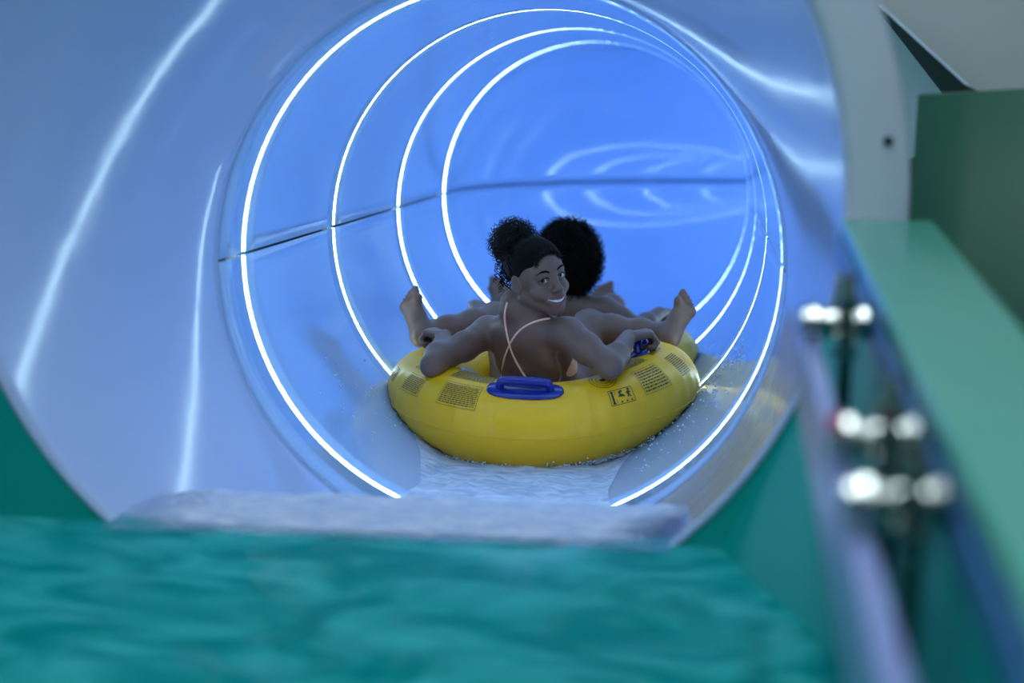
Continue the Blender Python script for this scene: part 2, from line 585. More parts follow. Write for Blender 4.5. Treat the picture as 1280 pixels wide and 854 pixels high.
nw = 90
V = []; foam = []
for j, (t, v) in enumerate(zip(tt, vv)):
    a, b = inside_half(t, v)
    if t > 4.3:                               # the raft pushes the sheet up the walls
        w = min(1, (t - 4.3) / 0.5) * 0.13
        a -= w; b += w * 0.6
    for i in range(nw):
        x = a + (b - a) * i / (nw - 1)
        k_ = min(1.0, max(0.0, (t - 3.1) / 0.2))
        zz = v + k_ * (0.012 * (float(vnoise(x * 11, t * 6, 5)) - 0.5) + 0.010 * (float(vnoise(x * 30, t * 16, 6)) - 0.5))
        zz += 0.010 * math.exp(-((t - 3.42 - 0.05 * math.sin(x * 9)) / 0.06) ** 2)
        if t > T_JOINT - 0.05:
            lim = -math.sqrt(max(0.0, (R - 0.002) ** 2 - x * x)) if abs(x) < R - 0.002 else -0.002
            zz = max(zz, lim)
        V.append((x, t - MOUTH_T, zz))
        f_ = 0.55 + 0.45 * math.exp(-((t - 3.55) / 0.60) ** 6)
        e_ = min(1.0, max(0.0, (t - 3.0) / 0.08))
        if t < 3.5: e_ *= min(1.0, min(i, nw - 1 - i) / 14.0 + max(0.0, (t - 3.2) / 0.3))
        f_ = f_ * e_ - 0.5 * (1 - e_)
        foam.append(f_)
Fc = [(j * nw + i, j * nw + i + 1, (j + 1) * nw + i + 1, (j + 1) * nw + i) for j in range(len(tt) - 1) for i in range(nw - 1)]
sw = mesh_obj('slide_water', V, Fc, M['slidewater'])
sw.location = tube_root.location; sw.rotation_euler = tube_root.rotation_euler
tag(sw, 'pale foaming sheet of water running down the tube floor', 'water', kind='stuff')
at = sw.data.attributes.new('foam', 'FLOAT', 'POINT')
at.data.foreach_set('value', np.array(foam, np.float32))

# ------------------------------------------------------------------ guard board and pipe clamps by the side wall
BX0, BX1, BZ = 0.648, 0.674, 0.572
gb = empty('guard_board', (BX0, 0.6, 0.0))
tag(gb, 'narrow lavender guard board running along the tub wall', 'board')
lens = [(-0.2, 0.55), (0.555, 1.12), (1.125, 1.78)]
for a, b in lens:
    box_obj('board_length', (0, a, 0.45), (BX1 - BX0, b, BZ), M['plank'], gb, 0.006)


def pipe_clamp(y, z, label, red=False):
    r = empty('pipe_clamp', (BX0, y, z))
    tag(r, label, 'clamp', 'chrome pipe clamps between guard board and tub wall')
    L = XR - BX0 - 0.014
    v, f = tube_mesh(spline([(-0.004, 0, 0), (0.01, 0, 0), (L * 0.5, 0, -0.002), (L, 0, 0)], 5), 0.023, 24)
    mesh_obj('pipe', v, f, M['chrome'], r)
    for x in (0.006, L - 0.022):
        v, f = tube_mesh([(x, 0, 0), (x + 0.018, 0, 0)], 0.0275, 24)
        bevel(mesh_obj('collar', v, f, M['chrome'], r, smooth=False), 0.004)
    v, f = tube_mesh([(L * 0.62, -0.024, 0.075), (L * 0.62, -0.024, -0.16)], 0.010, 12)
    rod = mesh_obj('rod', v, f, M['rod'], r)
    for dz in (0.03, -0.045):
        v, f = tube_mesh([(L * 0.62, -0.024, dz), (L * 0.62, -0.024, dz + 0.012)], 0.017, 6)
        mesh_obj('nut', v, f, M['chrome'], rod, smooth=False)
    if red:
        v, f = tube_mesh([(-0.006, -0.012, 0.018), (0.012, -0.012, 0.02)], 0.010, 12)
        mesh_obj('cap', v, f, M['red'], r)


pipe_clamp(2.34, 0.603, 'chrome pipe clamp at the far end of the guard board')
pipe_clamp(1.76, 0.604, 'chrome pipe clamp with a red cap on the guard board', True)
pipe_clamp(1.55, 0.603, 'chrome pipe clamp without a cap beside the red-capped one')

# ------------------------------------------------------------------ double ring raft
RT, RT2 = 5.05, 5.85                        # centres of the rear and front ring along the tube
RMAJ, RMIN = 0.37, 0.13
RV = -0.552


def clamp_in(p, r=R - 0.006):
    """soft vinyl flattens against the tube wall"""
    d = math.hypot(p[0], p[2])
    return (p[0] * r / d, p[1], p[2] * r / d) if d > r else (p[0], p[1], p[2])


def raft_pt(th, ph, off=0.0, rt=RT, rise=0.0):
    c, s_ = math.cos(th), math.sin(th)
    wr = 0.0016 * math.sin(th * 46) * max(0, math.cos(ph)) ** 2      # weld puckers on the outer belt
    a = RMIN * (1 + 0.03 * math.sin(3 * th + 1)) + off + wr
    r = RMAJ + a * math.cos(ph)
    u = r * c
    t = rt + r * s_
    v = RV + rise + (0.072 if c > 0 else 0.042) * c * c + a * math.sin(ph) * 1.0
    return clamp_in((u, t, v), R - 0.006 + off)


raft = empty('raft', tw(0, RT, -0.66), (-SLOPE, 0, 0))
tag(raft, 'yellow inflatable double ring raft with blue handles', 'raft')
RB = Vector((0, RT, -0.66))                  # raft origin in the tube frame


def torus(rt, rise, n=200, m=40):
    V, Fc = [], []
    for i in range(n):
        for k in range(m):
            V.append(Vector(raft_pt(2 * math.pi * i / n, 2 * math.pi * k / m, 0, rt, rise)) - RB)
    for i in range(n):
        for k in range(m):
            i2, k2 = (i + 1) % n, (k + 1) % m
            Fc.append((i * m + k, i2 * m + k, i2 * m + k2, i * m + k2))
    return V, Fc


mesh_obj('ring_tube', *torus(RT, 0.0), M['raft'], raft)
mesh_obj('ring_tube', *torus(RT2, -0.04), M['raft'], raft)
# belt weld seam round each ring
for rt, rise in ((RT, 0.0), (RT2, -0.04)):
    v, f = tube_mesh([Vector(raft_pt(a, -0.12, 0.0, rt, rise)) - RB for a in np.linspace(0, 2 * math.pi, 160, endpoint=False)], 0.0022, 6, True)
    mesh_obj('weld_seam', v, f, M['raft'], raft)


def raft_frame(th, ph, rt=RT, rise=0.0):
    p = Vector(raft_pt(th, ph, 0, rt, rise))
    a = (Vector(raft_pt(th + 0.01, ph, 0, rt, rise)) - p).normalized()
    b = (Vector(raft_pt(th, ph + 0.02, 0, rt, rise)) - p).normalized()
    n = a.cross(b).normalized()
    q = Vector(raft_pt(th, ph, 0.02, rt, rise)) - p
    if n.dot(q) < 0: n = -n
    return p, a, b, n


def handle(th, ph, half=0.105, rt=RT, rise=0.0, tilt=0.0):
    """oval patch welded to the ring with a raised moulded grip"""
    r = RMAJ + RMIN * math.cos(ph)
    V, Fc = [], []
    N = 40
    def at(x, y, off):
        return Vector(raft_pt(th + x / r, ph + y / RMIN, off, rt, rise)) - RB
    rows = [(1.0, 0.001), (0.985, 0.006), (0.93, 0.008), (0.5, 0.008), (0.0, 0.008)]
    for sc, off in rows:
        for k in range(N):
            a = 2 * math.pi * k / N
            x = half * math.copysign(abs(math.cos(a)) ** 0.55, math.cos(a)) * sc
            y = 0.036 * math.copysign(abs(math.sin(a)) ** 0.8, math.sin(a)) * sc
            V.append(at(x, y, off))
    for i in range(len(rows) - 1):
        for k in range(N):
            l = (k + 1) % N
            Fc.append((i * N + k, i * N + l, (i + 1) * N + l, (i + 1) * N + k))
    patch = mesh_obj('handle', V, Fc, M['blue'], raft)
    path = [at(-half * .66, 0, 0.002), at(-half * .62, 0, 0.022), at(-half * .5, 0.0, 0.034), at(0, 0, 0.038), at(half * .5, 0, 0.034), at(half * .62, 0, 0.022), at(half * .66, 0, 0.002)]
    v, f = tube_mesh(spline(path, 6), 0.0125, 14)
    mesh_obj('grip', v, f, M['blue'], patch)
    return path[3] + RB


handle(math.radians(-91), math.radians(62), 0.115)
GRIP_R = handle(math.radians(-8), math.radians(108), 0.10)
GRIP_L = handle(math.radians(-172), math.radians(108), 0.10)
handle(math.radians(90), math.radians(40), 0.115, RT2, -0.04)


# printed panels: every stroke is a thin patch of ink lying on the vinyl
def print_panel(th0, ph0, strokes, rot=0.0):
    r = RMAJ + RMIN * math.cos(ph0)
    c, s_ = math.cos(rot), math.sin(rot)
    V, Fc = [], []
    for poly in strokes:
        o = len(V)
        for x, y in poly:
            X_, Y_ = x * c - y * s_, x * s_ + y * c
            V.append(Vector(raft_pt(th0 + X_ / r, ph0 + Y_ / RMIN, 0.0012)) - RB)
        Fc.append(tuple(range(o, o + len(poly))))
    return mesh_obj('printed_panel', V, Fc, M['ink'], raft)


def rect(x0, y0, x1, y1): return [(x0, y0), (x1, y0), (x1, y1), (x0, y1)]


def frame_strokes(w, h, t=0.0012):
    out = []
    n = max(2, int(w / 0.015))
    for i in range(n):
        a, b = -w / 2 + w * i / n, -w / 2 + w * (i + 1) / n
        out += [rect(a, -h / 2, b, -h / 2 + t), rect(a, h / 2 - t, b, h / 2)]
    n = max(2, int(h / 0.015))
    for i in range(n):
        a, b = -h / 2 + h * i / n, -h / 2 + h * (i + 1) / n
        out += [rect(-w / 2, a, -w / 2 + t, b), rect(w / 2 - t, a, w / 2, b)]
    return out


def text_strokes(w, h, rows, seed, y_shift=0.0, frame=True):
    rd = random.Random(seed)
    out = frame_strokes(w, h) if frame else []
    for j in range(rows):
        y = h / 2 - 0.006 - (h - 0.012) * (j + 0.5) / rows
        x = -w / 2 + 0.006
        lh = (h - 0.012) / rows * 0.24
        while x < w / 2 - 0.008:
            L = min(rd.uniform(0.003, 0.014), w / 2 - 0.006 - x)
            out.append(rect(x, y - lh + y_shift, x + L, y + lh + y_shift))
            x += L + 0.0025
    return out


D = math.radians
print_panel(D(-116), D(42), text_strokes(0.135, 0.080, 11, 1))
print_panel(D(-116), D(86), text_strokes(0.150, 0.085, 13, 2, frame=False))
print_panel(D(-141), D(38), text_strokes(0.105, 0.065, 9, 3))
print_panel(D(-142), D(76), text_strokes(0.120, 0.080, 11, 4, frame=False))
print_panel(D(-163), D(34), text_strokes(0.080, 0.060, 8, 5, frame=False))
print_panel(D(-37), D(50), text_strokes(0.115, 0.095, 8, 6))
print_panel(D(-38), D(96), text_strokes(0.130, 0.080, 12, 7, frame=False))
print_panel(D(-16), D(50), text_strokes(0.090, 0.095, 12, 8, frame=False))
print_panel(D(-15), D(96), text_strokes(0.100, 0.070, 9, 9, frame=False))
# pictogram box: figure standing, figure sliding, figure running and three dots
pic = frame_strokes(0.085, 0.052, 0.002)
pic += [rect(-0.034, -0.018, -0.027, 0.014), rect(-0.036, -0.022, -0.024, -0.018), [(-0.031 + 0.005 * math.cos(a), 0.018 + 0.005 * math.sin(a)) for a in np.linspace(0, 6.28, 9)[:-1]]]
pic += [rect(-0.020, -0.02, -0.0185, 0.022)]
pic += [[(-0.014, 0.0), (0.010, -0.004), (0.006, 0.004), (-0.004, 0.008)], [(-0.008, 0.006), (-0.002, 0.008), (-0.004, 0.018), (-0.01, 0.016)], [(0.0 + 0.0045 * math.cos(a), 0.016 + 0.0045 * math.sin(a)) for a in np.linspace(0, 6.28, 9)[:-1]]]
pic += [[(0.018, 0.002), (0.026, 0.000), (0.030, 0.012), (0.022, 0.014)], [(0.016, -0.008), (0.02, -0.008), (0.025, 0.001), (0.021, 0.003)], [(0.027, -0.008), (0.031, -0.006), (0.027, 0.002), (0.024, 0.0)], rect(0.014, 0.006, 0.034, 0.009), [(0.028 + 0.0045 * math.cos(a), 0.018 + 0.0045 * math.sin(a)) for a in np.linspace(0, 6.28, 9)[:-1]]]
for x in (-0.005, 0.012, 0.03): pic.append(rect(x - 0.003, -0.021, x + 0.003, -0.016))
print_panel(D(-54), D(38), pic)
# round emblem of three rings and a dark centre
emb = []
for rr, w in ((0.040, 0.0022), (0.031, 0.0018), (0.021, 0.0018)):
    for k in range(28):
        a, b = 2 * math.pi * k / 28, 2 * math.pi * (k + 0.86) / 28
        emb.append([(rr * math.cos(a), rr * math.sin(a)), (rr * math.cos(b), rr * math.sin(b)), ((rr + w) * math.cos(b), (rr + w) * math.sin(b)), ((rr + w) * math.cos(a), (rr + w) * math.sin(a))])
emb.append([(0.010 * math.cos(a), 0.008 * math.sin(a)) for a in np.linspace(0, 6.28, 13)[:-1]])
print_panel(D(-58), D(74), emb)

# webbing strap across the rear ring
v, f = tube_mesh([Vector(raft_pt(D(-128), p, 0.004)) - RB for p in np.linspace(D(95), D(170), 10)], 0.006, 6)
mesh_obj('strap', v, f, M['strapwhite'], raft)


# ------------------------------------------------------------------ people: one continuous skin from a distance field
def A(*p): return np.array(p, float)


class Body:
    def __init__(self):
        self.prims = []

    def capsule(self, a, b, ra, rb, k=0.02, sub=False):
        a, b = A(*a), A(*b)
        self.prims.append(('c', a, b, ra, rb, k, sub))

    def chain(self, pts, rads, k=0.02):
        for i in range(len(pts) - 1): self.capsule(pts[i], pts[i + 1], rads[i], rads[i + 1], k)

    def ell(self, c, r, Rm=None, k=0.02, sub=False):
        self.prims.append(('e', A(*c), A(*r), np.eye(3) if Rm is None else Rm, None, k, sub))

    @staticmethod
    def dist(pr, P):
        if pr[0] == 'c':
            _, a, b, ra, rb, _, _ = pr
            ab = b - a
            h = np.clip(((P - a) @ ab) / max(1e-12, ab @ ab), 0, 1)
            return np.linalg.norm(P - a - h[..., None] * ab, axis=-1) - (ra + (rb - ra) * h)
        _, c, r, Rm, _, _, _ = pr
        q = (P - c) @ Rm                        # columns of Rm are the local axes
        k0 = np.linalg.norm(q / r, axis=-1)
        k1 = np.linalg.norm(q / (r * r), axis=-1)
        return k0 * (k0 - 1) / np.maximum(k1, 1e-9)

    @staticmethod
    def bbox(pr):
        m = pr[5] + 0.02
        if pr[0] == 'c':
            r = max(pr[3], pr[4]) + m
            return np.minimum(pr[1], pr[2]) - r, np.maximum(pr[1], pr[2]) + r
        r = pr[2].max() + m
        return pr[1] - r, pr[1] + r

    @staticmethod
    def blend(Fv, d, k, sub):
        if sub:
            h = np.clip(0.5 - 0.5 * (Fv + d) / k, 0, 1)
            return Fv * (1 - h) - d * h + k * h * (1 - h)
        h = np.clip(0.5 + 0.5 * (Fv - d) / k, 0, 1)
        return Fv * (1 - h) + d * h - k * h * (1 - h)

    def at(self, P):
        P = np.atleast_2d(P)
        Fv = np.full(len(P), 0.5)
        for pr in self.prims: Fv = self.blend(Fv, self.dist(pr, P), pr[5], pr[6])
        return Fv

    def field(self, ax):
        X, Y, Z = ax
        Fv = np.full((len(X), len(Y), len(Z)), 0.3, np.float32)
        for pr in self.prims:
            lo, hi = self.bbox(pr)
            sl = []
            for a, l, h in zip(ax, lo, hi):
                i0, i1 = np.searchsorted(a, l), np.searchsorted(a, h)
                sl.append(slice(max(0, i0 - 1), min(len(a), i1 + 1)))
            if any(s_.stop <= s_.start for s_ in sl): continue
            G = np.stack(np.meshgrid(X[sl[0]], Y[sl[1]], Z[sl[2]], indexing='ij'), -1)
            sub = Fv[sl[0], sl[1], sl[2]]
            Fv[sl[0], sl[1], sl[2]] = self.blend(sub, self.dist(pr, G), pr[5], pr[6]).astype(np.float32)
        return Fv


def axis_grid(lo, hi, coarse, fine=()):
    """rectilinear axis with finer steps inside the given intervals"""
    out = [lo]
    while out[-1] < hi:
        x = out[-1]
        h = coarse
        for a, b, s_ in fine:
            if a - coarse < x < b: h = min(h, s_)
        out.append(x + h)
    return np.array(out)


def surface_nets(Fv, ax):
    S = Fv < 0
    nx, ny, nz = Fv.shape
    cnt = np.zeros((nx - 1, ny - 1, nz - 1), np.int8)
    for i in (0, 1):
        for j in (0, 1):
            for k in (0, 1):
                cnt += S[i:nx - 1 + i, j:ny - 1 + j, k:nz - 1 + k]
    act = np.argwhere((cnt > 0) & (cnt < 8))
    idx = np.full(cnt.shape, -1, np.int32)
    idx[act[:, 0], act[:, 1], act[:, 2]] = np.arange(len(act))
    corners = [(i, j, k) for i in (0, 1) for j in (0, 1) for k in (0, 1)]
    val = {c: Fv[act[:, 0] + c[0], act[:, 1] + c[1], act[:, 2] + c[2]] for c in corners}
    pos = {c: np.stack([ax[d][act[:, d] + c[d]] for d in range(3)], 1) for c in corners}
    acc = np.zeros((len(act), 3)); n = np.zeros(len(act))
    for c in corners:
        for d in range(3):
            if c[d] == 0:
                e = tuple(1 if q == d else c[q] for q in range(3))
                a, b = val[c], val[e]
                m = (a < 0) != (b < 0)
                w = np.where(m, a / np.where(m, a - b, 1), 0)
                acc[m] += (pos[c] + (pos[e] - pos[c]) * w[:, None])[m]
                n[m] += 1
    V = acc / n[:, None]
    faces = []
    for d in range(3):
        e1, e2 = (d + 1) % 3, (d + 2) % 3
        sa = [slice(None)] * 3; sb = [slice(None)] * 3
        sa[d] = slice(0, -1); sb[d] = slice(1, None)
        a, b = S[tuple(sa)], S[tuple(sb)]
        ed = np.argwhere(a != b)
        ok = (ed[:, e1] > 0) & (ed[:, e2] > 0) & (ed[:, e1] < Fv.shape[e1] - 1) & (ed[:, e2] < Fv.shape[e2] - 1)
        ed = ed[ok]
        q = []
        for o1, o2 in ((1, 1), (0, 1), (0, 0), (1, 0)):
            c = ed.copy(); c[:, e1] -= o1; c[:, e2] -= o2
            q.append(idx[c[:, 0], c[:, 1], c[:, 2]])
        q = np.stack(q, 1)
        flip = ~a[ed[:, 0], ed[:, 1], ed[:, 2]]
        q[flip] = q[flip][:, ::-1]
        faces.append(q)
    return V, np.concatenate(faces)


def np_obj(name, V, Fc, material, parent, tone=None):
    me = bpy.data.meshes.new(name)
    me.vertices.add(len(V)); me.vertices.foreach_set('co', np.asarray(V, np.float32).ravel())
    me.loops.add(Fc.size); me.loops.foreach_set('vertex_index', Fc.astype(np.int32).ravel())
    me.polygons.add(len(Fc))
    me.polygons.foreach_set('loop_start', np.arange(0, Fc.size, Fc.shape[1], dtype=np.int32))
    me.update(calc_edges=True)
    me.validate()
    me.polygons.foreach_set('use_smooth', np.ones(len(me.polygons), bool))
    if tone is not None:
        at_ = me.attributes.new('tone', 'FLOAT_COLOR', 'POINT')
        at_.data.foreach_set('color', np.c_[tone, np.ones(len(V))].astype(np.float32).ravel())
    me.materials.append(material)
    o = bpy.data.objects.new(name, me)
    COL.objects.link(o)
    o.parent = parent
    return o


def nrm(v):
    v = A(*v); return v / np.linalg.norm(v)


def hand(B, wrist, d, n, w, sc=1.0, curl=(55, 75, 60), kw=0.012):
    """d wrist->knuckles, n towards the palm side, w from index finger to little finger"""
    d, n, w = nrm(d), nrm(n), nrm(w)
    wrist = A(*wrist)
    kn = []
    for i, (off, L) in enumerate(((-0.027, 0.082), (-0.009, 0.086), (0.009, 0.081), (0.025, 0.073))):
        k = wrist + d * L * sc + w * off * sc
        kn.append(k)
        B.capsule(wrist + w * off * 0.5 * sc + d * 0.01, k, 0.0135 * sc, 0.0112 * sc, kw)
    lens = ((0.040, 0.025, 0.019), (0.044, 0.028, 0.020), (0.041, 0.026, 0.019), (0.032, 0.020, 0.017))
    for k, L3 in zip(kn, lens):
        p, ang = k, 0
        for L, c, r0, r1 in zip(L3, curl, (0.0098, 0.0086, 0.0078), (0.0086, 0.0078, 0.0066)):
            ang += math.radians(c)
            q = p + (d * math.cos(ang) + n * math.sin(ang)) * L * sc
            B.capsule(p, q, r0 * sc, r1 * sc, 0.003)
            p = q
    p0 = wrist + d * 0.025 * sc - w * 0.016 * sc + n * 0.006 * sc
    p1 = p0 + (d * 0.55 - w * 0.65 + n * 0.5) * 0.040 * sc
    p2 = p1 + (d * 0.55 + n * 0.8 + w * 0.1) * 0.032 * sc
    p3 = p2 + (n * 0.7 + w * 0.6 + d * 0.2) * 0.024 * sc
    B.chain([p0, p1, p2, p3], [0.0145 * sc, 0.0115 * sc, 0.0102 * sc, 0.008 * sc], 0.006)
    return kn


def foot(B, ankle, f, sole, side, sc=1.0):
    """f heel->toes, sole normal pointing out of the sole, side +1: big toe along +w"""
    sole = nrm(sole); f = A(*f); f = nrm(f - sole * (f @ sole)); w = np.cross(f, sole) * side
    ankle = A(*ankle)
    heel = ankle + sole * 0.038 * sc - f * 0.034 * sc
    B.ell(heel, (0.036 * sc, 0.030 * sc, 0.030 * sc), np.stack([f, w, sole], 1), 0.03)
    B.capsule(ankle, heel, 0.033 * sc, 0.026 * sc, 0.025)
    inst = ankle + f * 0.065 * sc + sole * 0.020 * sc
    bi = heel + f * 0.166 * sc + w * 0.026 * sc - sole * 0.004
    bo = heel + f * 0.152 * sc - w * 0.036 * sc - sole * 0.002
    B.capsule(ankle, inst, 0.031 * sc, 0.025 * sc, 0.03)
    B.capsule(inst, bi, 0.025 * sc, 0.017 * sc, 0.025)
    B.capsule(inst, bo, 0.023 * sc, 0.015 * sc, 0.025)
    B.capsule(heel, bo, 0.024 * sc, 0.016 * sc, 0.03)
    B.capsule(bi, bo, 0.016 * sc, 0.015 * sc, 0.02)
    for i, (L, r) in enumerate(((0.046, 0.0130), (0.047, 0.0098), (0.044, 0.0094), (0.039, 0.0090), (0.032, 0.0086))):
        base = bi + (bo - bi) * (i / 4.0)
        tip = base + f * L * sc - sole * 0.004
        B.capsule(base, base + (tip - base) * 0.6 - sole * 0.003, r * sc * 1.05, r * sc * 0.92, 0.003)
        B.capsule(base + (tip - base) * 0.6 - sole * 0.003, tip + sole * 0.003, r * sc * 0.92, r * sc * 0.98, 0.002)


SMILE_UP = [(-0.0360, 0.0680, -0.0480), (-0.020, 0.0880, -0.0555), (-0.005, 0.0965, -0.0575), (0.005, 0.0965, -0.0575), (0.020, 0.0880, -0.0555), (0.0360, 0.0680, -0.0480)]
SMILE_LO = [(-0.0360, 0.0680, -0.0490), (-0.022, 0.0835, -0.0690), (0, 0.0905, -0.0765), (0.022, 0.0835, -0.0690), (0.0360, 0.0680, -0.0490)]


def head(B, H, Rm, s=1.0, face=True):
    """Rm columns: x side, y face forward, z crown. All sizes in metres."""
    P = lambda x, y, z: H + Rm @ (A(x, y, z) * s)
    E = lambda c, r, k, sub=False: B.ell(P(*c), A(*r) * s, Rm, k * s, sub)
    C = lambda a, b, ra, rb, k, sub=False: B.capsule(P(*a), P(*b), ra * s, rb * s, k * s, sub)
    E((0, -0.018, 0.032), (0.072, 0.090, 0.080), 0.03)
    E((0, 0.030, 0.040), (0.060, 0.052, 0.058), 0.03)
    E((0, 0.022, -0.026), (0.055, 0.060, 0.068), 0.03)
    for q in (-1, 1):
        C((q * 0.052, -0.004, -0.048), (q * 0.014, 0.062, -0.088), 0.017, 0.014, 0.025)
        E((q * 0.037, 0.058, -0.034), (0.023, 0.024, 0.023), 0.018)
    E((0, 0.071, -0.092), (0.019, 0.016, 0.014), 0.018)
    C((-0.034, 0.073, 0.022), (0.034, 0.073, 0.022), 0.012, 0.012, 0.018)
    if not face: return P
    E((0, 0.080, -0.062), (0.030, 0.014, 0.022), 0.02)          # muzzle
    for q in (-1, 1):
        E((q * 0.031, 0.092, 0.004), (0.0165, 0.0135, 0.0105), 0.008, True)   # sockets
    C((0, 0.080, 0.014), (0, 0.098, -0.024), 0.0075, 0.0098, 0.014)
    E((0, 0.1005, -0.028), (0.0115, 0.0115, 0.0100), 0.007)
    for q in (-1, 1):
        E((q * 0.0125, 0.0925, -0.032), (0.0085, 0.0095, 0.0078), 0.006)
        E((q * 0.0068, 0.1005, -0.0405), (0.0036, 0.0048, 0.0036), 0.002, True)
        # eyelids
        up = [(q * 0.0155, 0.0775, 0.0005), (q * 0.023, 0.0832, 0.0095), (q * 0.032, 0.0832, 0.0115), (q * 0.0420, 0.0770, 0.0075), (q * 0.0475, 0.070, 0.0015)]
        dn = [(q * 0.0155, 0.0775, 0.0005), (q * 0.024, 0.0815, -0.0055), (q * 0.034, 0.0805, -0.0062), (q * 0.0425, 0.0755, -0.0035), (q * 0.0475, 0.070, 0.0015)]
        for ln, r in ((up, 0.0030), (dn, 0.0026)):
            for a, b in zip(ln[:-1], ln[1:]): C(a, b, r, r, 0.004)
        # ears
        Er = Rm @ np.array(Matrix.Rotation(q * 0.35, 3, 'Z')) 
        B.ell(P(q * 0.074, -0.008, -0.006), A(0.008, 0.017, 0.030) * s, Er, 0.008 * s)
        B.ell(P(q * 0.0825, -0.003, -0.003), A(0.006, 0.009, 0.017) * s, Er, 0.005 * s, True)
    # open smile
    m = [(-0.034, 0.072, -0.0500), (-0.018, 0.0895, -0.0630), (0, 0.095, -0.0668), (0.018, 0.0895, -0.0630), (0.034, 0.072, -0.0500)]
    for a, b, r0, r1 in zip(m[:-1], m[1:], (0.0035, 0.0066, 0.0075, 0.0066), (0.0066, 0.0075, 0.0066, 0.0035)): C(a, b, r0, r1, 0.002, True)
    C((-0.016, 0.084, -0.066), (0.016, 0.084, -0.066), 0.0080, 0.0080, 0.003, True)
    up = SMILE_UP
    lo = SMILE_LO
    for ln, r in ((up, 0.0032), (lo, 0.0042)):
        for a, b in zip(ln[:-1], ln[1:]): C(a, b, r, r, 0.003)
    return P


def polydist(P, pts):
    d = np.full(len(P), 9.0)
    for a, b in zip(pts[:-1], pts[1:]):
        a, b = A(*a), A(*b); ab = b - a
        h = np.clip(((P - a) @ ab) / (ab @ ab), 0, 1)
        d = np.minimum(d, np.linalg.norm(P - a - h[:, None] * ab, axis=1))
    return d


def curls(center, Rm, radii, n, length, crad, turns, thick, keep=None, seed=1, sides=3, steps=12, droop=0.0):
    """tight ringlets standing on an ellipsoid: one joined mesh of real strands"""
    rd = np.random.default_rng(seed)
    Vs, Fs, o = [], [], 0
    ga = math.pi * (3 - math.sqrt(5))
    for i in range(n):
        z = 1 - 2 * (i + 0.5) / n
        r = math.sqrt(1 - z * z)
        q = A(r * math.cos(ga * i), r * math.sin(ga * i), z)
        if keep is not None and not keep(q): continue
        nl = nrm(q / A(*radii) + rd.normal(0, 0.35, 3))
        base = A(*center) + Rm @ (q * A(*radii) * 0.92)
        dr = Rm @ nl
        L = length * rd.uniform(0.55, 1.25)
        x = nrm(np.cross(dr, rd.normal(0, 1, 3))); y = np.cross(dr, x)
        ph = rd.uniform(0, 6.28); tn = turns * rd.uniform(0.7, 1.3) * rd.choice([-1, 1])
        s_ = np.linspace(0, 1, steps)
        a = ph + 2 * math.pi * tn * s_
        cr = crad * rd.uniform(0.6, 1.3)
        pts = base + dr * (L * s_)[:, None] + (x * np.cos(a)[:, None] + y * np.sin(a)[:, None]) * (cr * np.minimum(1, s_ * 3))[:, None]
        pts[:, 2] -= droop * s_ ** 2
        tg = np.gradient(pts, axis=0); tg /= np.linalg.norm(tg, axis=1)[:, None]
        e1 = np.cross(tg, A(0.3, 0.5, 0.81)); e1 /= np.linalg.norm(e1, axis=1)[:, None]
        e2 = np.cross(tg, e1)
        rr = thick * (1 - 0.6 * s_)[:, None]
        V = np.stack([pts + (e1 * math.cos(6.2832 * k / sides) + e2 * math.sin(6.2832 * k / sides)) * rr for k in range(sides)], 1).reshape(-1, 3)
        ii, kk = np.meshgrid(np.arange(steps - 1), np.arange(sides), indexing='ij')
        k2 = (kk + 1) % sides
        Fq = np.stack([ii * sides + kk, ii * sides + k2, (ii + 1) * sides + k2, (ii + 1) * sides + kk], -1).reshape(-1, 4) + o
        Vs.append(V); Fs.append(Fq); o += len(V)
    return np.concatenate(Vs), np.concatenate(Fs)


def merge(*ms):
    V, Fc, o = [], [], 0
    for v, f in ms:
        V.append(v); Fc.append(f + o); o += len(v)
    return np.concatenate(V), np.concatenate(Fc)


SKIN = A(0.175, 0.096, 0.074)
LIP = A(0.22, 0.06, 0.06)


def look_matrix(fwd, up):
    y = nrm(fwd); x = nrm(np.cross(y, nrm(up))); z = np.cross(x, y)
    return np.stack([x, y, z], 1)


def leg(B, hip, knee, ankle, sc=1.0):
    hip, knee, ankle = A(*hip), A(*knee), A(*ankle)
    B.chain([hip, hip * 0.6 + knee * 0.4, knee], [0.088 * sc, 0.072 * sc, 0.051 * sc], 0.03)
    d = ankle - knee
    bk = nrm(hip - knee); bk = bk - nrm(d) * (bk @ nrm(d))
    calf = knee + d * 0.33 + bk * 0.018 * sc
    B.chain([knee, calf, knee + d * 0.68 + bk * 0.006, ankle], [0.047 * sc, 0.050 * sc, 0.038 * sc, 0.031 * sc], 0.03)


def arm(B, sh, el, wr, sc=1.0):
    sh, el, wr = A(*sh), A(*el), A(*wr)
    B.chain([sh, sh * 0.55 + el * 0.45, el], [0.050 * sc, 0.043 * sc, 0.035 * sc], 0.025)
    B.chain([el, el * 0.65 + wr * 0.35, wr], [0.036 * sc, 0.037 * sc, 0.024 * sc], 0.02)


